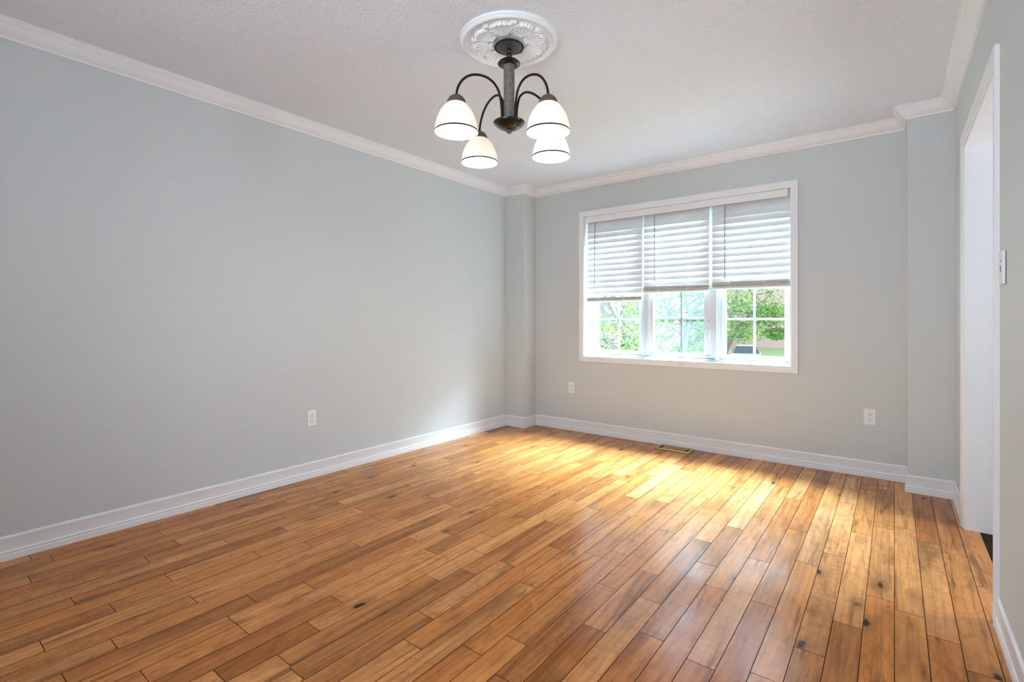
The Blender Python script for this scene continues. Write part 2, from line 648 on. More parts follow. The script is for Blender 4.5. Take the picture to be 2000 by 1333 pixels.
TONES = [(-2.588, 0.76, 0.12), (-2.388, 0.38, 0.3), (-1.969, 1.33, 0.06), (-1.68, 0.84, 0.05), (-2.525, 1.18, 0.2),
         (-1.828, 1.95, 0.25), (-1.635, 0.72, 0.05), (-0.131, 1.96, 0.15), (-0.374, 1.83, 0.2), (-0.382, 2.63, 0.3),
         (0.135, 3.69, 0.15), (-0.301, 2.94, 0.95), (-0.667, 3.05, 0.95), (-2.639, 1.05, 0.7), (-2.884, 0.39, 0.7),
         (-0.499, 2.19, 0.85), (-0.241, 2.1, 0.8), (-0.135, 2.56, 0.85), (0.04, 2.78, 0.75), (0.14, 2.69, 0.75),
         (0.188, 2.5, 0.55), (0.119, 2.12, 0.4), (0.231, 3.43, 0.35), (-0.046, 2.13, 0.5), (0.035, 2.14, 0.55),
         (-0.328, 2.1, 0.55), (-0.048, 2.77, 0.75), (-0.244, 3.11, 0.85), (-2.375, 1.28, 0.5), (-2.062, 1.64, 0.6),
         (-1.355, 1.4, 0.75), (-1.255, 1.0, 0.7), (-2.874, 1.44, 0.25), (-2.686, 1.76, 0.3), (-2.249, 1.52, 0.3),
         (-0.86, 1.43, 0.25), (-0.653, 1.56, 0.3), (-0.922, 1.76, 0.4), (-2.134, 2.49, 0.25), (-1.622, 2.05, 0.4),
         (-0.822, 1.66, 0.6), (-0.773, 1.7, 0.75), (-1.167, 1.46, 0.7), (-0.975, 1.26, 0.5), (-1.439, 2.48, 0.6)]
rnd = random.Random(21)
fm = MB()
cols = []
for k in range(-37, 4):
    x0, x1 = k * PW, (k + 1) * PW
    if k == 3:
        x1 = 0.349
    ys = list(SEAMS.get(k, []))
    if not ys:
        ys = [1.0 + rnd.random()]
    while ys[0] > YR:
        ys.insert(0, ys[0] - rnd.uniform(0.55, 1.05))
    while ys[-1] < YB + 0.05:
        ys.append(ys[-1] + rnd.uniform(0.6, 1.05))
    for y0, y1 in zip(ys[:-1], ys[1:]):
        y0, y1 = max(y0, YR - 0.02), min(y1, YB + 0.02)
        if y1 - y0 < 0.01:
            continue
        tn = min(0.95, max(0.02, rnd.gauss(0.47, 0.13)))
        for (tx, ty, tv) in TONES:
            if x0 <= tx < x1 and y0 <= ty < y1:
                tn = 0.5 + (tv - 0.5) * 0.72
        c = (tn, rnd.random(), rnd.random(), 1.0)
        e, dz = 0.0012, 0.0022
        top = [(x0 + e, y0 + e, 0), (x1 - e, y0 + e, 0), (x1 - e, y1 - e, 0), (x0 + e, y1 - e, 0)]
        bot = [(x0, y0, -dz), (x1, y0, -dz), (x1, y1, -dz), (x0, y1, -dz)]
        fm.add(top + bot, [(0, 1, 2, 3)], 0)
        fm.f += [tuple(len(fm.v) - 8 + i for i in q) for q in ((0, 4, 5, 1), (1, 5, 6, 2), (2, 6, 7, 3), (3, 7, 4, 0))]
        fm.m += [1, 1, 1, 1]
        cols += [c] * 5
fm.box(XL - WT, 0.40, YR - WT, YB + WT, -0.08, -0.0026, 1)
cols += [(0.3, 0.5, 0.5, 1)] * 6
floor = struct(fm.build('floor', [M_WOOD, M_SEAM], recalc=False))
ca = floor.data.color_attributes.new('plank', 'FLOAT_COLOR', 'CORNER')
i = 0
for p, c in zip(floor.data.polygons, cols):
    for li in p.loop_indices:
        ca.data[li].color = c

struct(MB().box(XL - WT, XR + WT, YR - WT, YB + WT, ZC, ZC + 0.1).build('ceiling', M_CEIL))
struct(MB().box(XL - WT, XL, YR - WT, YB + WT, -0.08, ZC).build('wall_left', M_WALL))

# back wall with the window opening and the two corner chases
wb = MB()
yo = YB + 0.20
wb.box(XL, WX0, YB, yo, -0.08, ZC)
wb.box(WX1, XR + WT, YB, yo, -0.08, ZC)
wb.box(WX0, WX1, YB, yo, -0.08, WZ0)
wb.box(WX0, WX1, YB, yo, WZ1, ZC)
wb.box(XL, PLX, YQ, YB, -0.08, ZC)
wb.box(PRX, XR, YP, YB, -0.08, ZC)
struct(wb.build('wall_back', M_WALL))

# right wall with the cased opening
wr = MB()
wr.box(XR, XR + WT, YR - WT, DY0, -0.08, ZC)
wr.box(XR, XR + WT, DY1, YB, -0.08, ZC)
wr.box(XR, XR + WT, DY0, DY1, DZ, ZC)
struct(wr.build('wall_right', M_WALL))

# rear wall behind the camera: unseen, its opening added to let in fill light
rw = MB()
rw.box(XL, -1.45, YR - WT, YR, -0.08, ZC)
rw.box(-0.05, XR, YR - WT, YR, -0.08, ZC)
rw.box(-1.45, -0.05, YR - WT, YR, -0.08, 0.8)
rw.box(-1.45, -0.05, YR - WT, YR, 2.0, ZC)
struct(rw.build('wall_rear', M_WALL))

# hall beyond the doorway; unseen walls and ceiling added to close off the sky
hx0, hx1, hy0, hy1 = XR + WT, 2.2, 1.2, 4.4
hf = MB().box(0.349, hx1, hy0, hy1, -0.06, -0.004)
struct(hf.build('floor_hall', M_HALLFLOOR))
hw = MB()
hw.box(hx1, hx1 + 0.1, hy0, hy1, -0.06, ZC)
hw.box(hx0, hx1 + 0.1, hy0 - 0.1, hy0, -0.06, ZC)
hw.box(hx0, hx1 + 0.1, hy1, hy1 + 0.1, -0.06, ZC)
hw.box(hx0, hx1 + 0.1, hy0 - 0.1, hy1 + 0.1, ZC, ZC + 0.1)
struct(hw.build('wall_hall', M_WALL))

# crown moulding and baseboards, mitred around the chases
ROOM = [(XL, YR), (XL, YQ), (PLX, YQ), (PLX, YB), (PRX, YB), (PRX, YP), (XR, YP), (XR, YR)]
CROWN = [(0, 2.363), (0.009, 2.363), (0.0105, 2.3665), (0.0105, 2.372), (0.014, 2.375), (0.022, 2.379), (0.031, 2.386),
         (0.040, 2.395), (0.047, 2.405), (0.051, 2.414), (0.054, 2.4145), (0.0545, 2.419), (0.060, 2.4225), (0.064, 2.428),
         (0.0645, 2.432), (0.071, 2.434), (0.071, 2.4401), (0, 2.4401)]
for i, (nm, sg) in enumerate((('trim_1', [0]), ('trim_2', [1, 2, 3, 4, 5]), ('trim_3', [6]))):
    struct(sweep(MB(), ROOM, CROWN, sg).build(nm, M_TRIM, smooth=25))
BASE = [(0, 0.0003), (0.0122, 0.0003), (0.0122, 0.026), (0.0105, 0.029), (0.0105, 0.0315), (0.0118, 0.034), (0.0118, 0.040),
        (0.0098, 0.044), (0.0085, 0.046), (0.0085, 0.096), (0.0092, 0.098), (0.0092, 0.104), (0.0075, 0.1085), (0.0045, 0.111),
        (0, 0.111)]
struct(sweep(MB(), ROOM, BASE, [0]).build('baseboard_left', M_TRIM, smooth=25))
struct(sweep(MB(), ROOM, BASE, [1, 2, 3, 4, 5]).build('baseboard_back', M_TRIM, smooth=25))
RB = MB()
sweep(RB, ROOM[:6] + [(XR, YP), (XR, DY1 + 0.058)], BASE, [6])
sweep(RB, [(XR, DY0 - 0.058), (XR, YR)], BASE)
struct(RB.build('baseboard_right', M_TRIM, smooth=25))

# door casing and jamb (cased opening without a door)
CAS = [(0, 0), (0, 0.0135), (0.006, 0.0155), (0.018, 0.0155), (0.024, 0.0125), (0.048, 0.0115), (0.054, 0.009), (0.058, 0.006), (0.058, 0)]
dc = MB()
# path runs around the outside of the casing, offset to the right = towards the opening
cw = 0.058
sweep(dc, [(DY0 - cw, 0.0003), (DY0 - cw, DZ + cw), (DY1 + cw, DZ + cw), (DY1 + cw, 0.0003)],
      CAS, mapf=lambda u, v, h: (XR - h, u, v))
jt = 0.016
dc.box(XR - 0.004, XR + WT + 0.004, DY1 - jt, DY1, 0, DZ)
dc.box(XR - 0.004, XR + WT + 0.004, DY0, DY0 + jt, 0, DZ)
dc.box(XR - 0.004, XR + WT + 0.004, DY0, DY1, DZ - jt, DZ)
struct(dc.build('trim_4', M_TRIM))

# ------------------------------------------------------------------ window
cs = MB()
WC = [(0, 0), (0, 0.010), (0.004, 0.0135), (0.014, 0.0135), (0.018, 0.0115), (0.042, 0.010), (0.048, 0.007), (0.050, 0.004), (0.050, 0)]
sweep(cs, [(WX0 - 0.05, WZ0 - 0.05), (WX0 - 0.05, WZ1 + 0.05), (WX1 + 0.05, WZ1 + 0.05), (WX1 + 0.05, WZ0 - 0.05)],
      WC, closed=True, mapf=lambda u, v, h: (u, YB - h, v))
# liner of the opening
cs.box(WX0 - 0.004, WX0 + 0.003, YB - 0.004, YB + 0.14, WZ0, WZ1)
cs.box(WX1 - 0.003, WX1 + 0.004, YB - 0.004, YB + 0.14, WZ0, WZ1)
cs.box(WX0, WX1, YB - 0.004, YB + 0.14, WZ1 - 0.003, WZ1 + 0.004)
cs.box(WX0 - 0.002, WX1 + 0.002, YB - 0.008, YB + 0.14, WZ0 - 0.006, WZ0 + 0.004)
window = struct(cs.build('window_1', M_TRIM))


def ring(mb, x0, x1, z0, z1, y0, y1, w, wb_=None, wt_=None):
    wb_ = w if wb_ is None else wb_
    wt_ = w if wt_ is None else wt_
    mb.box(x0, x0 + w, y0, y1, z0, z1)
    mb.box(x1 - w, x1, y0, y1, z0, z1)
    mb.box(x0 + w, x1 - w, y0, y1, z0, z0 + wb_)
    mb.box(x0 + w, x1 - w, y0, y1, z1 - wt_, z1)


def unit(x0, x1, yf, gx0, gx1, yg, mx, gz0, mz):
    """one casement: frame, stepped sash, glass, muntin grille"""
    fr = MB()
    ring(fr, x0, x1, WZ0 + 0.004, WZ1, yf, yf + 0.10, 0.016, 0.020)
    o1 = fr.build('unit_frame', M_VINYL, window, bevel=0.002)
    s = MB()
    sx0, sx1 = x0 + 0.018, x1 - 0.018
    ring(s, sx0, sx1, WZ0 + 0.026, WZ1 - 0.02, yf + 0.016, yg + 0.02, min(gx0 - sx0, sx1 - gx1) * 0.55, (gz0 - WZ0 - 0.026) * 0.6)
    ix = min(gx0 - sx0, sx1 - gx1) * 0.5
    # inner glazing bead reaching the glass
    zt = WZ1 - 0.06
    s.box(sx0 + ix, gx0, yg - 0.022, yg + 0.015, WZ0 + 0.03, zt)
    s.box(gx1, sx1 - ix, yg - 0.022, yg + 0.015, WZ0 + 0.03, zt)
    s.box(gx0, gx1, yg - 0.022, yg + 0.015, WZ0 + 0.03, gz0)
    s.box(gx0, gx1, yg - 0.022, yg + 0.015, zt - 0.02, zt + 0.01)
    sash = s.build('sash', M_VINYL, window, bevel=0.002)
    gl = MB().box(gx0 - 0.004, gx1 + 0.004, yg, yg + 0.004, gz0 - 0.004, zt)
    pane = gl.build('pane', M_GLASS, sash)
    mt = MB()
    mt.box(mx - 0.009, mx + 0.009, yg + 0.005, yg + 0.016, gz0, zt)
    for k in range(4):
        z = mz + k * (mz - gz0)
        if z < zt:
            mt.box(gx0, gx1, yg + 0.0055, yg + 0.0155, z - 0.009, z + 0.009)
    mt.build('muntin_grille', M_VINYL, sash, bevel=0.002)
    return sash


s_left = unit(WX0 + 0.003, -1.83, 4.365, -2.318, -1.888, 4.42, -2.106, 0.800, 1.098)
s_mid = unit(-1.83, -1.178, 4.335, -1.737, -1.288, 4.385, -1.488, 0.800, 1.104)
s_right = unit(-1.178, WX1 - 0.003, 4.365, -1.122, -0.684, 4.42, -0.907, 0.797, 1.097)
# insect screen on the middle unit, inside its slim frame
sc_ = MB().box(-1.742, -1.283, 4.3795, 4.3805, 0.797, 2.0)
sc_.build('insect_screen', M_SCREEN, window)
# operator hardware
ch = MB()
ch.box(-1.655, -1.60, 4.312, 4.334, 0.772, 0.802)
ch.obox((-1.575, 4.308, 0.768), (0.052, 0, -0.003), (0, 0.011, 0), (0, 0, 0.009))
ch.tube([(-1.622, 4.300, 0.788), (-1.622, 4.312, 0.788)], 0.006, 10, 1)
ch.build('crank_handle', [M_VINYL, M_WAND], window, bevel=0.003)
lk = MB()
lk.box(-1.243, -1.223, 4.322, 4.334, 0.925, 1.015)
lk.obox((-1.232, 4.312, 0.965), (0.0045, 0, 0), (0, 0.010, -0.002), (0.004, 0, 0.034))
lk.build('sash_lock', M_VINYL, window, bevel=0.003)
kp = MB()
kp.obox((-1.238, 4.331, 1.082), (0.004, 0, 0), (0, 0.005, 0), (0, 0, 0.008))
kp.build('lock_pin', M_WAND, window)
cl = MB()
cl.box(-2.386, -2.345, 4.335, 4.366, 0.765, 0.835)
cl.box(-2.384, -2.338, 4.318, 4.362, 0.836, 0.842, 1)
cl.build('crank_handle', [M_VINYL, M_WAND], window, bevel=0.002)

# ------------------------------------------------------------------ blinds
val = MB()
val.box(WX0 + 0.004, WX1 - 0.018, YB + 0.004, YB + 0.0135, 2.030, 2.088)
v_o = val.build('blind_valance', M_TRIM, bevel=0.003, origin=(-1.5, YB + 0.012, 2.03))
tag(v_o, 'long flat white valance board across the top of the window above the blinds', 'valance')

TILT = math.radians(73)
SW = 0.0635


def blind(x0, x1, zb, nstack, wandx, label):
    yc = 4.300
    root = empty('window_blind', ((x0 + x1) / 2, yc, zb), label, 'blind', 'slatted blinds in the front window')
    hr = MB().box(x0, x1, yc - 0.020, yc + 0.026, 2.045, 2.086)
    hr.build('headrail', M_VINYL, root, bevel=0.002)
    sl = MB()
    pitch = 0.0535
    z = 2.012
    zs = zb + 0.015 + nstack * 0.0056 + 0.024
    while z > zs:
        t = TILT
        cx = []
        for q in range(5):
            f = -1 + q * 0.5
            bow = 0.0028 * (1 - f * f)
            # outer edge up, room edge down
            yy = yc + 0.5 * SW * f * math.cos(t) - bow * math.sin(t)
            zz = z + 0.5 * SW * f * math.sin(t) + bow * math.cos(t)
            cx.append((yy, zz))
        th = 0.0014
        A = [(x, yy - th * math.sin(t), zz + th * math.cos(t)) for x in (x0, x1) for yy, zz in cx]
        B = [(x, yy + th * math.sin(t), zz - th * math.cos(t)) for x in (x0, x1) for yy, zz in cx]
        fs = []
        for q in range(4):
            fs += [(q, q + 1, 6 + q, 5 + q), (10 + q, 15 + q, 16 + q, 11 + q)]
        fs += [(0, 5, 15, 10), (4, 14, 19, 9)]
        fs += [(q, 10 + q, 11 + q, q + 1) for q in range(4)]
        fs += [(5 + q, 6 + q, 16 + q, 15 + q) for q in range(4)]
        sl.add(A + B, fs)
        z -= pitch
    sl.build('slats', M_BLIND, root, smooth=30)
    st = MB()
    rr_ = random.Random(int(abs(x0) * 100))
    for q in range(nstack):
        zz = zb + 0.0185 + q * 0.0056
        sk = rr_.uniform(-0.0016, 0.0016)
        st.obox(((x0 + x1) / 2, yc + rr_.uniform(-0.003, 0.003), zz), ((x1 - x0) / 2, 0, sk), (0, 0.031, rr_.uniform(-0.003, 0.001)), (0, 0, 0.0021))
    st.build('slat_stack', M_RAIL_SHADED, root)
    br = MB().box(x0, x1, yc - 0.030, yc + 0.030, zb, zb + 0.015)
    br.build('bottom_rail', M_RAIL_SHADED, root, bevel=0.003)
    W = x1 - x0
    for f in (0.25, 0.70):
        xx = x0 + f * W
        lc = MB()
        for dy in (-0.031, 0.031):
            lc.tube([(xx, yc + dy, 2.045), (xx, yc + dy, zb + 0.004)], 0.0011, 6)
        lc.tube([(xx + 0.012, yc, 2.045), (xx + 0.012, yc, zb + 0.004)], 0.0010, 6)
        # slack cord bunched in front of the stack
        for k in range(3):
            pts = []
            for q in range(9):
                a = q / 8 * math.pi * 1.6 + k
                pts.append((xx + 0.016 * math.sin(a * 1.7 + k), yc - 0.034 - 0.004 * math.cos(a), zb - 0.006 + (nstack * 0.0056 + 0.034) * q / 8))
            lc.tube(pts, 0.0012, 6)
        lc.build('ladder_cord', M_CORD, root)
    wd = MB()
    yw = yc - 0.0275
    wd.tube([(wandx, yw, 2.029), (wandx, yw, 1.46)], 0.0042, 8)
    wd.tube([(wandx, yw, 1.465), (wandx, yw, 1.43)], [0.0042, 0.0065], 8)
    wd.tube([(wandx, yw + 0.004, 2.046), (wandx, yw, 2.030)], 0.002, 6)
    wd.build('tilt_wand', M_WAND, root, smooth=40)
    return root


blind(-2.374, -1.812, 1.268, 4, -2.283, 'slatted white blind over the left pane, hanging lowest of the three')
blind(-1.797, -1.226, 1.335, 7, -1.690, 'slatted white blind over the screened middle pane, between the other two')
blind(-1.202, -0.629, 1.345, 7, -1.097, 'slatted white blind over the right pane with the parked car behind, raised highest')


# ------------------------------------------------------------------ wall plates
def plate_frame(origin, right, outw):
    """local helper: maps (a along wall, d out of the wall, h up)"""
    o, r, w = Vector(origin), Vector(right), Vector(outw)
    return lambda a, d, h: o + r * a + w * d + Vector((0, 0, h))


def lbox(mb, F, a0, a1, d0, d1, h0, h1, mi=0):
    vs_ = [F(a, d, h) for a in (a0, a1) for d in (d0, d1) for h in (h0, h1)]
    mb.add(vs_, [(0, 1, 3, 2), (4, 6, 7, 5), (0, 4, 5, 1), (2, 3, 7, 6), (0, 2, 6, 4), (1, 5, 7, 3)], mi)


def outlet(origin, right, outw, label):
    F = plate_frame(origin, right, outw)
    root = empty('wall_outlet', origin, label, 'outlet', 'duplex wall outlets above the baseboards')
    p = MB()
    lbox(p, F, -0.0335, 0.0335, 0.0, 0.0055, -0.0555, 0.0555)
    p.build('cover_plate', M_PLATE, root, bevel=0.0025, segs=3)
    r = MB()
    lbox(r, F, -0.0165, 0.0165, 0.004, 0.0072, -0.033, 0.033)
    r.build('receptacle', M_PLATE, root, bevel=0.001)
    s = MB()
    for hz in (0.017, -0.019):
        lbox(s, F, -0.0027, 0.0027, 0.0065, 0.0076, hz + 0.005, hz + 0.010)
        lbox(s, F, -0.0082, -0.0057, 0.0065, 0.0076, hz - 0.008, hz)
        lbox(s, F, 0.0057, 0.0085, 0.0065, 0.0076, hz - 0.008, hz)
    s.build('socket_slots', M_SLOT, root)
    g_ = MB()
    lbox(g_, F, -0.0178, -0.0166, 0.0052, 0.0060, -0.034, 0.034)
    lbox(g_, F, 0.0166, 0.0178, 0.0052, 0.0060, -0.034, 0.034)
    lbox(g_, F, -0.0178, 0.0178, 0.0052, 0.0060, -0.0345, -0.0333)
    g_.build('seam_line', M_SCREW, root)
    for hz in (0.0465, -0.0465):
        k = MB()
        pts = [F(0, 0.0045, hz), F(0, 0.0064, hz)]
        k.tube(pts, 0.0026, 12)
        k.build('screw', M_SCREW, root)
    return root


outlet((XL, 1.8805, 0.4125), (0, 1, 0), (1, 0, 0), 'white outlet low on the long left wall')
outlet((-2.5275, YB, 0.4225), (1, 0, 0), (0, -1, 0), 'white outlet under the end of the window near the far corner')
outlet((-0.1355, YB, 0.418), (1, 0, 0), (0, -1, 0), 'white outlet on the window wall nearest the doorway')

# dimmer on the right wall beside the casing
F = plate_frame((XR, 2.335, 1.266), (0, 1, 0), (-1, 0, 0))
root = empty('dimmer_switch', (XR, 2.335, 1.266), 'white wall dimmer switch beside the doorway casing', 'switch')
p = MB()
lbox(p, F, -0.035, 0.035, 0.0015, 0.0095, -0.056, 0.056)
p.build('cover_plate', M_PLATE, root, bevel=0.002)
p = MB()
lbox(p, F, -0.034, 0.034, 0.0, 0.0015, -0.055, 0.055)
p.build('shadow_gap', M_SLOT, root)  # dark sheet painting the shaded gap between plate and wall
p = MB()
lbox(p, F, -0.002, 0.004, 0.009, 0.0103, -0.013, 0.008)
lbox(p, F, -0.002, 0.004, 0.009, 0.0103, 0.019, 0.026)
p.build('slider_slot', M_SLOT, root)
p = MB()
lbox(p, F, -0.005, 0.007, 0.009, 0.0165, 0.010, 0.016)
p.build('slider_knob', M_PLATE, root, bevel=0.001)

# ------------------------------------------------------------------ brass floor register
VX0, VX1, VY0, VY1 = -1.612, -1.322, 4.072, 4.222
root = empty('floor_register', ((VX0 + VX1) / 2, (VY0 + VY1) / 2, 0), 'brass floor register with scroll grille at the foot of the back wall', 'vent')
f_ = MB()
REG = [(0.003, 0.0004), (0.003, 0.0025), (0.0, 0.0035), (0.0, 0.0085), (0.004, 0.0115), (0.015, 0.0125), (0.022, 0.0095), (0.022, 0.0004)]
sweep(f_, [(VX0, VY0), (VX0, VY1), (VX1, VY1), (VX1, VY0)], REG, closed=True)
f_.build('frame', M_BRASS, root, smooth=40)
d_ = MB().box(VX0 + 0.02, VX1 - 0.02, VY0 + 0.02, VY1 - 0.02, 0.0003, 0.0016)
d_.build('duct_shade_sheet', M_DUCT, root)  # dark sheet laid on the floor, standing in for the shade inside the duct
g_ = MB()
ix0, ix1, iy0, iy1 = VX0 + 0.022, VX1 - 0.022, VY0 + 0.022, VY1 - 0.022
yc = (iy0 + iy1) / 2
nsc = 4
for k in range(nsc):
    cx = ix0 + 0.032 + (ix1 - ix0 - 0.064) * (k + 0.5) / nsc
    for sg in (-1, 1):
        pts = []
        for q in range(26):
            a = q / 25 * 2.6 * math.pi
            rad = 0.026 * (1 - 0.72 * q / 25)
            pts.append((cx + sg * (0.004 + rad * math.cos(a)) * 0.9, yc + sg * (0.024 - 0.002 + rad * math.sin(a) * 0.9), 0.006))
        g_.tube(pts, 0.0032, 6)
    g_.tube([(cx - 0.022, iy0, 0.006), (cx, yc, 0.0065), (cx + 0.022, iy1, 0.006)], 0.0032, 6)
    g_.tube([(cx + 0.022, iy0, 0.006), (cx, yc, 0.0065), (cx - 0.022, iy1, 0.006)], 0.0028, 6)
g_.tube([(ix0 + 0.03, iy0, 0.006), (ix0 + 0.03, iy1, 0.006)], 0.003, 6)
g_.tube([(ix1 - 0.03, iy0, 0.006), (ix1 - 0.03, iy1, 0.006)], 0.003, 6)
g_.tube([(ix0 + 0.03, yc, 0.006), (ix1 - 0.03, yc, 0.006)], 0.003, 6)
g_.build('scroll_grille', M_BRASS, root, smooth=60)

# ------------------------------------------------------------------ ceiling medallion
CX, CY = -1.4743, 1.8938
RM = 0.235


def med_h(r, a):
    """depth below the ceiling"""
    q = r / RM
    if q > 0.985:
        return 0.010
    if q > 0.955:
        h = 0.010 + 0.008 * math.sin((0.985 - q) / 0.03 * math.pi / 2)
    elif q > 0.90:
        t = (0.955 - q) / 0.055
        h = 0.018 + 0.004 * math.sin(t * math.pi)
    elif q > 0.845:
        t = (0.90 - q) / 0.055
        h = 0.018 - 0.007 * t + 0.0025 * math.sin(t * math.pi)
    elif q > 0.79:
        h = 0.009 + 0.0028 * (0.5 + 0.5 * math.cos(a * 110)) * math.sin((q - 0.79) / 0.055 * math.pi)
    else:
        h = 0.009
        best = 0.0
        # eight broad acanthus leaves
        s = (a * 8 / (2 * math.pi)) % 1.0 - 0.5
        phi = s * 2 * math.pi / 8
        t = (q - 0.30) / (0.76 - 0.30)
        if 0 < t < 1:
            w = (0.055 + 0.19 * math.sin(min(1.0, t * 1.08) * math.pi * 0.72) ** 1.3)
            w *= 1 + 0.13 * math.sin(t * 26)
            lat = abs(phi * q)
            tip = 1 - 0.10 * (lat / 0.16) ** 2 - 0.02 * math.cos(phi * 60)
            e = (w - lat) / 0.02
            e2 = (tip - t) / 0.06
            m = max(0.0, min(1.0, e)) * max(0.0, min(1.0, e2)) * min(1.0, t / 0.12)
            rib = 0.5 + 0.5 * math.cos(phi * (52 / (0.45 + t)))
            curl = max(0.0, (t - 0.62) / 0.38) ** 1.5
            best = m * (0.0065 + 0.0042 * rib + 0.0105 * curl)
        # narrow leaves between
        s2 = (a * 8 / (2 * math.pi) + 0.5) % 1.0 - 0.5
        ph2 = s2 * 2 * math.pi / 8
        t2 = (q - 0.46) / (0.78 - 0.46)
        if 0 < t2 < 1:
            w2 = 0.018 + 0.055 * math.sin(t2 * math.pi * 0.8)
            w2 *= 1 + 0.25 * math.sin(t2 * 22)
            e = (w2 - abs(ph2 * q)) / 0.015
            m = max(0.0, min(1.0, e)) * min(1.0, (1 - t2) / 0.06)
            best = max(best, m * (0.0052 + 0.0085 * t2 * t2))
        h += best
        if q < 0.40:
            h += 0.004 * max(0.0, min(1.0, (0.40 - q) / 0.05))
    return h


md = MB()
NA, NR = 512, 84
vs_, fs = [], []
for i in range(NR + 1):
    r = RM * (0.14 + 0.86 * i / NR)
    for k in range(NA):
        a = 2 * math.pi * k / NA
        vs_.append((CX + r * math.cos(a), CY + r * math.sin(a), ZC - med_h(r, a)))
for i in range(NR):
    for k in range(NA):
        k2 = (k + 1) % NA
        fs.append((i * NA + k, (i + 1) * NA + k, (i + 1) * NA + k2, i * NA + k2))
b0 = len(vs_)
for k in range(NA):
    a = 2 * math.pi * k / NA
    vs_.append((CX + (RM + 0.001) * math.cos(a), CY + (RM + 0.001) * math.sin(a), ZC + 0.0002))
for k in range(NA):
    k2 = (k + 1) % NA
    fs.append((NR * NA + k, b0 + k, b0 + k2, NR * NA + k2))
md.add(vs_, fs)
med = md.build('ceiling_medallion', M_PLASTER, smooth=50, recalc=True, origin=(CX, CY, ZC))
tag(med, 'round white plaster ceiling medallion with acanthus leaf relief around the chandelier', 'medallion')

# ------------------------------------------------------------------ chandelier
FW = Vector((-math.sin(0.6556), math.cos(0.6556), 0))
RT = Vector((math.cos(0.6556), math.sin(0.6556), 0))
C0 = Vector((CX, CY, 0))
chand = empty('chandelier', (CX, CY, ZC - 0.02), 'dark bronze four arm chandelier with lit white glass shades on the ceiling', 'chandelier')
cp = MB()
cp.lathe([(0, 2.400), (0.03, 2.4005), (0.055, 2.4025), (0.064, 2.405), (0.067, 2.409), (0.064, 2.415), (0.05, 2.424), (0, 2.428)], 64, (CX, CY, 0))
canopy = cp.build('canopy', M_CANOPY, chand, smooth=40)
bd = MB()
for k in range(46):
    a = 2 * math.pi * k / 46
    c = Vector((CX + 0.0675 * math.cos(a), CY + 0.0675 * math.sin(a), 2.4065))
    bd.lathe([(0, -0.0042), (0.003, -0.003), (0.0042, 0), (0.003, 0.003), (0, 0.0042)], 8, c)
bd.build('beaded_rim', M_IRON, canopy, smooth=True)
hk = MB()
hk.lathe([(0, 2.376), (0.009, 2.378), (0.0135, 2.385), (0.0135, 2.394), (0.010, 2.398), (0, 2.398)], 24, (CX, CY, 0))
hk.build('canopy_loop', M_BRONZE, chand, smooth=40)
lk = MB()
for (ax, zc_) in ((RT, 2.371), (FW, 2.352)):
    pts = []
    for q in range(21):
        a = 2 * math.pi * q / 20
        pts.append(C0 + Vector((0, 0, zc_)) + ax * 0.0085 * math.cos(a) + Vector((0, 0, 0.015 * math.sin(a))))
    lk.tube(pts, 0.0022, 8, cap=False)
for sg in (-1, 1):
    pts = [C0 + RT * sg * (0.006 + 0.004 * math.sin(q / 6 * math.pi)) + Vector((0, 0, 2.385 - 0.045 * q / 6)) for q in range(7)]
    lk.tube(pts, 0.0016, 6)
lk.build('chain_link', M_BRONZE, chand, smooth=60)
td = MB()
td.lathe([(0, 2.352), (0.010, 2.351), (0.022, 2.349), (0.038, 2.343), (0.049, 2.335), (0.0545, 2.3275), (0.0545, 2.3255),
          (0.050, 2.3225), (0.030, 2.319), (0, 2.3185)], 64, (CX, CY, 0))
td.build('top_cup', M_BRONZE, chand, smooth=40)
colm = MB()
colm.lathe([(0, 2.325), (0.0265, 2.325), (0.0262, 2.20), (0.0258, 2.042), (0, 2.042)], 48, (CX, CY, 0))
colm.build('column', M_COLUMN, chand, smooth=40)
bw = MB()
bw.lathe([(0, 2.050), (0.055, 2.049), (0.072, 2.047), (0.0755, 2.0445), (0.0755, 2.042), (0.070, 2.034), (0.056, 2.022),
          (0.036, 2.0125), (0.015, 2.0085), (0, 2.008)], 64, (CX, CY, 0))
bw.build('bottom_bowl', M_BRONZE, chand, smooth=40)
fn = MB()
fn.lathe([(0, 2.010), (0.012, 2.010), (0.0125, 2.006), (0.0125, 1.997), (0.011, 1.994), (0, 1.994)], 32, (CX, CY, 0))
fn.build('finial', M_CAP, chand, smooth=30)

ARMS = [(-0.233, -0.190, 'warm', None),
        (0.175, -0.190, 'warm', None),
        (-0.158, 0.238, 'warm', None),
        (0.2145, 0.149, 'cool', None)]
PROF = [(0, 2.040), (0.006, 2.085), (0.018, 2.120), (0.045, 2.152), (0.085, 2.180), (0.155, 2.2005), (0.235, 2.2135), (0.33, 2.2205), (0.44, 2.2215),
        (0.55, 2.2175), (0.66, 2.2085), (0.76, 2.1945), (0.85, 2.1750), (0.92, 2.1520), (0.97, 2.1270), (0.992, 2.1060), (1.0, 2.085)]
SHADE_OUT = [(0.036, 2.056), (0.0440, 2.0495), (0.0560, 2.0380), (0.0700, 2.0185), (0.0780, 2.0035), (0.0838, 1.9900), (0.0890, 1.9740), (0.0925, 1.9600),
             (0.0950, 1.9430), (0.0962, 1.9310), (0.0966, 1.9275), (0.0968, 1.9250)]
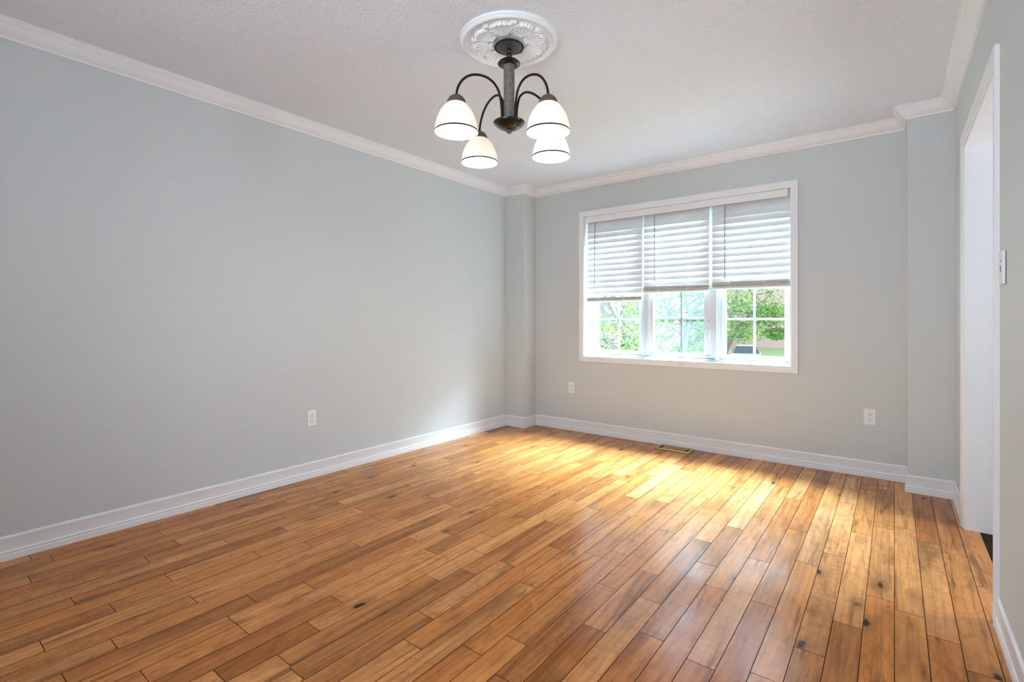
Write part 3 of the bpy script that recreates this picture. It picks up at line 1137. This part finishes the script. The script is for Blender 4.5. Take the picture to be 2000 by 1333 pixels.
for (dl, dd, tint, lab) in ARMS:
    dv = RT * dl + FW * dd
    R = dv.length
    du = dv.normalized()
    am = MB()
    pts = [C0 + du * (0.043 + (R - 0.043) * s) + Vector((0, 0, z)) for s, z in PROF]
    # smooth the profile with Catmull-Rom
    sp_ = []
    for i in range(len(pts) - 1):
        p0, p1, p2, p3 = pts[max(i - 1, 0)], pts[i], pts[i + 1], pts[min(i + 2, len(pts) - 1)]
        for q in range(4):
            t = q / 4
            sp_.append(0.5 * ((2 * p1) + (p2 - p0) * t + (2 * p0 - 5 * p1 + 4 * p2 - p3) * t * t + (3 * p1 - p0 - 3 * p2 + p3) * t ** 3))
    sp_.append(pts[-1])
    am.tube(sp_, 0.0056, 14)
    arm = am.build('arm', M_IRON, chand, smooth=60)
    S = C0 + dv
    sk = MB()
    sk.lathe([(0, 2.0905), (0.008, 2.0905), (0.020, 2.0875), (0.031, 2.0795), (0.039, 2.0680), (0.0425, 2.0565), (0.0430, 2.0480), (0.040, 2.0465),
              (0.034, 2.0470), (0, 2.0520)], 40, S)
    sk.build('socket_cap', M_CAP, arm, smooth=40)
    sh = MB()
    prof = SHADE_OUT + [(0.0958, 1.9242), (0.0945, 1.9255)] + [(r - 0.0026, z) for r, z in SHADE_OUT[-3::-1]]
    mis = [1 if (prof[i][1] < 1.932 and i < len(SHADE_OUT)) else 0 for i in range(len(prof) - 1)]
    sh.lathe(prof, 64, S, mis=mis)
    sh.build('lamp_shade', [M_SHADE_WARM if tint == 'warm' else M_SHADE_COOL, M_BAND], arm, smooth=50)
    bl = MB()
    bl.lathe([(0, 1.972), (0.016, 1.975), (0.026, 1.985), (0.030, 1.998), (0.027, 2.012), (0.016, 2.030), (0.013, 2.048), (0, 2.050)], 32, S)
    bulb = bl.build('bulb', M_BULB_WARM if tint == 'warm' else M_BULB_COOL, arm, smooth=60)
    if tint == 'cool':
        bulb['label'] = 'cool white bulb'
    pd = bpy.data.lights.new('bulb_light', 'POINT')
    pd.energy = 2.0
    pd.color = (1.0, 0.88, 0.74) if tint == 'warm' else (0.9, 0.96, 1.0)
    pd.shadow_soft_size = 0.03
    po = bpy.data.objects.new('bulb_light', pd)
    COL.objects.link(po)
    po.location = (S.x, S.y, 1.955)

# ------------------------------------------------------------------ outside
GZ = -2.1
gm = MB().box(-60, 60, 4.8, 120, GZ - 0.3, GZ)
struct(gm.build('ground_lawn', M_LAWN))
rd = MB().box(-60, 60, 15, 44, GZ, GZ + 0.02)
struct(rd.build('ground_road', M_ROAD))


def tree(name, limbs, crown, nleaf, lsize, label, seed):
    """limbs: list of (points, r0, r1); crown: list of (centre, radii)"""
    rr = random.Random(seed)
    base_ = limbs[0][0][0]
    root = empty(name, (base_[0], base_[1], GZ), label, 'tree', 'trees in the front yard')
    tb = MB()
    tips = []
    for pts, r0, r1 in limbs:
        m_ = len(pts)
        tb.tube(pts, [r0 + (r1 - r0) * i / (m_ - 1) for i in range(m_)], 8)
        tips += [Vector(p) for p in pts[m_ // 2:]]
    # twigs
    for k in range(26):
        p = rr.choice(tips)
        c, rad = rr.choice(crown)
        e = Vector((c[0] + rad[0] * rr.uniform(-0.9, 0.9), c[1] + rad[1] * rr.uniform(-0.9, 0.9), c[2] + rad[2] * rr.uniform(-0.9, 0.9)))
        mid = (p + e) / 2 + Vector((rr.uniform(-0.1, 0.1), rr.uniform(-0.1, 0.1), rr.uniform(0, 0.15)))
        tb.tube([p, mid, e], [0.016, 0.010, 0.004], 6)
    tb.build('trunk', M_BARK, root, smooth=60)
    lf = MB()
    for k in range(nleaf):
        c, rad = crown[k % len(crown)]
        while True:
            d = Vector((rr.uniform(-1, 1), rr.uniform(-1, 1), rr.uniform(-1, 1)))
            if d.length < 1:
                break
        p = Vector((c[0] + d.x * rad[0], c[1] + d.y * rad[1], c[2] + d.z * rad[2]))
        rot = Euler((rr.uniform(-1.0, 1.0), rr.uniform(-1.0, 1.0), rr.uniform(0, 6.28))).to_matrix()
        s = lsize * rr.uniform(0.6, 1.3)
        lf.add([p + rot @ Vector(q) for q in ((-s, 0, 0), (-s * 0.1, -s * 0.48, s * 0.1), (s, 0, -s * 0.12), (-s * 0.1, s * 0.48, s * 0.1))], [(0, 1, 2, 3)])
    lf.build('foliage', M_LEAF, root, recalc=False)
    return root


tree('leafy_tree', [([(-3.0, 7.9, GZ), (-3.1, 7.8, -0.8), (-3.31, 7.55, 0.48), (-3.47, 7.43, 0.97), (-3.6, 7.33, 1.28), (-3.75, 7.22, 1.8), (-3.8, 7.2, 2.4)], 0.05, 0.025),
                    ([(-3.31, 7.55, 0.45), (-3.54, 7.37, 0.61), (-3.66, 7.28, 0.72), (-3.8, 7.2, 0.85)], 0.022, 0.012),
                    ([(-3.54, 7.37, 0.61), (-3.62, 7.3, 0.60), (-3.75, 7.2, 0.60)], 0.012, 0.006),
                    ([(-3.40, 7.47, 0.5), (-3.45, 7.44, 0.8), (-3.52, 7.4, 1.1)], 0.010, 0.006)],
     [((-3.7, 7.4, 1.55), (0.75, 0.7, 0.75)), ((-3.95, 7.5, 0.75), (0.45, 0.6, 0.45)), ((-3.2, 7.6, 1.0), (0.4, 0.5, 0.5)), ((-3.30, 7.65, 0.5), (0.35, 0.45, 0.35))],
     2600, 0.042, 'leaning leafy tree seen through the left window pane', 3)
tree('leafy_tree', [([(-3.1, 9.0, GZ), (-3.05, 9.02, 0.0), (-2.99, 9.06, 0.77), (-2.93, 9.1, 1.1), (-2.92, 9.11, 1.2), (-3.02, 9.03, 1.44), (-3.1, 8.97, 1.9), (-3.2, 8.9, 2.6)], 0.065, 0.02),
                    ([(-2.92, 9.11, 1.2), (-2.83, 9.18, 1.36), (-2.74, 9.25, 1.56), (-2.6, 9.35, 2.2)], 0.035, 0.015),
                    ([(-2.85, 9.16, 1.32), (-2.7, 9.28, 1.42), (-2.5, 9.4, 1.52)], 0.018, 0.008),
                    ([(-3.08, 9.0, -0.3), (-3.34, 8.8, 0.4), (-3.31, 8.81, 0.86), (-3.27, 8.84, 1.23), (-3.19, 8.9, 1.6)], 0.04, 0.018),
                    ([(-3.02, 9.04, 0.4), (-2.85, 9.16, 0.62), (-2.62, 9.3, 0.85)], 0.018, 0.010),
                    ([(-3.31, 8.8, 0.5), (-3.1, 8.97, 0.8), (-2.95, 9.1, 1.0)], 0.014, 0.008)],
     [((-3.25, 9.25, 1.62), (0.75, 0.65, 0.72)), ((-2.6, 9.5, 1.75), (0.7, 0.7, 0.7)), ((-2.75, 9.5, 0.95), (0.40, 0.5, 0.35)), ((-3.5, 8.95, 1.0), (0.35, 0.4, 0.4)), ((-3.0, 9.4, 0.45), (0.5, 0.5, 0.25))],
     3400, 0.042, 'forked leafy tree seen through the screened middle window pane', 5)
tree('leafy_tree', [([(-3.3, 11.4, GZ), (-3.2, 11.45, -0.6), (-2.98, 11.59, 0.25), (-2.76, 11.76, 0.93), (-2.49, 11.97, 1.27), (-2.13, 12.24, 1.72)], 0.05, 0.010),
                    ([(-2.76, 11.76, 0.93), (-2.4, 12.0, 1.05), (-2.0, 12.3, 1.12)], 0.014, 0.007),
                    ([(-2.98, 11.59, 0.25), (-2.8, 11.75, 1.3), (-2.75, 11.8, 2.2)], 0.03, 0.012)],
     [((-2.55, 12.0, 1.75), (0.85, 0.8, 0.55)), ((-2.65, 11.95, 0.86), (0.50, 0.6, 0.30)), ((-2.15, 12.3, 1.20), (0.40, 0.5, 0.25)), ((-2.45, 12.1, 1.25), (0.85, 0.6, 0.30)), ((-2.1, 12.5, 0.78), (0.28, 0.3, 0.14))],
     3600, 0.044, 'slim leafy tree seen through the right window pane', 9)

def house(name, x, y, w, d, h, label, gable=True, rot=0.3):
    root = empty(name, (x, y, GZ), label, 'house', 'houses across the street')
    root.rotation_euler = (0, 0, rot)
    o = Vector((x, y, GZ))
    bmb = MB().box(x - w / 2, x + w / 2, y, y + d, GZ, GZ + h)
    bmb.build('brick_wall', M_BRICK, root)
    rf = MB()
    rh = w * 0.34
    e = 0.35
    z0 = GZ + h
    rf.add([(x - w / 2 - e, y - e, z0), (x + w / 2 + e, y - e, z0), (x, y - e, z0 + rh), (x - w / 2 - e, y + d + e, z0), (x + w / 2 + e, y + d + e, z0), (x, y + d + e, z0 + rh)],
           [(0, 1, 2), (3, 5, 4), (0, 2, 5, 3), (1, 4, 5, 2), (0, 3, 4, 1)])
    rf.build('roof', M_ROOF, root)
    for fx in (-0.28, 0.22):
        wf = MB()
        wf.box(x + fx * w - 0.6, x + fx * w + 0.6, y - 0.06, y + 0.02, GZ + 1.0, GZ + 2.4)
        fr = wf.build('house_window', M_TRIM, root, bevel=0.02)
        pn = MB().box(x + fx * w - 0.5, x + fx * w + 0.5, y - 0.08, y - 0.05, GZ + 1.1, GZ + 2.3)
        pn.build('window_pane', M_EXTWIN, fr)
    return root


house('street_house', -14.8, 30.4, 7, 8, 2.9, 'low gabled brick house far behind the tree in the left window pane', rot=0.35)
house('street_house', -16.4, 48.0, 9, 9, 6.6, 'tall pink brick house behind the tree in the middle window pane', rot=0.25)
house('street_house', -10.6, 62.5, 13, 9, 7.6, 'pink brick house behind the parked car in the right window pane', rot=0.2)


def car(x, y, rot, label):
    root = empty('parked_car', (x, y, GZ), label, 'car')
    root.rotation_euler = (0, 0, rot)
    # side profile in (length, height), extruded across the width with a tucked-in cabin
    L = [(-2.1, 0.35), (-2.1, 0.75), (-1.95, 0.88), (-1.0, 0.98), (1.6, 0.98), (2.05, 0.92), (2.15, 0.7), (2.15, 0.35)]
    b_ = MB()
    n_ = len(L)
    vs2 = [(x + sx_, y + l_, GZ + h_) for sx_ in (-0.88, 0.88) for l_, h_ in L]
    b_.add(vs2, [tuple(range(n_)), tuple(range(n_, 2 * n_))[::-1]] + [(i, (i + 1) % n_, n_ + (i + 1) % n_, n_ + i) for i in range(n_)])
    body = b_.build('body', M_CAR, root, bevel=0.06, segs=3)
    K = [(-1.05, 0.97), (-0.35, 1.42), (0.95, 1.46), (1.75, 0.97)]
    c_ = MB()
    vs2 = [(x + sg * (0.82 if h_ < 1.0 else 0.62), y + l_, GZ + h_) for sg in (-1, 1) for l_, h_ in K]
    c_.add(vs2, [(0, 1, 2, 3), (7, 6, 5, 4), (0, 4, 5, 1), (1, 5, 6, 2), (2, 6, 7, 3), (3, 7, 4, 0)])
    c_.build('cabin_glass', M_CARGLASS, root, bevel=0.03)
    r_2 = MB().box(x - 0.62, x + 0.62, y - 0.33, y + 0.95, GZ + 1.43, GZ + 1.48)
    r_2.build('roof_panel', M_CAR, root, bevel=0.02)
    gr = MB()
    gr.box(x - 0.5, x + 0.5, y - 2.13, y - 2.08, GZ + 0.5, GZ + 0.68)
    gr.build('grille', M_CARGLASS, root)
    for sg in (-1, 1):
        hl = MB().box(x + sg * 0.72 - 0.14, x + sg * 0.72 + 0.14, y - 2.13, y - 2.05, GZ + 0.62, GZ + 0.74)
        hl.build('headlight', M_EXTWIN, root, bevel=0.02)
    for sx_ in (-0.8, 0.8):
        for ly in (-1.35, 1.35):
            w_ = MB().tube([(x + sx_ - 0.1, y + ly, GZ + 0.33), (x + sx_ + 0.1, y + ly, GZ + 0.33)], 0.33, 20)
            wo = w_.build('wheel', M_TYRE, root)
            h_ = MB().tube([(x + sx_ - 0.11, y + ly, GZ + 0.33), (x + sx_ + 0.11, y + ly, GZ + 0.33)], 0.2, 16)
            h_.build('hub_cap', M_HUB, wo)
    return root


car(-7.95, 36.4, 0.2, 'pale car parked across the street, seen through the right window pane')
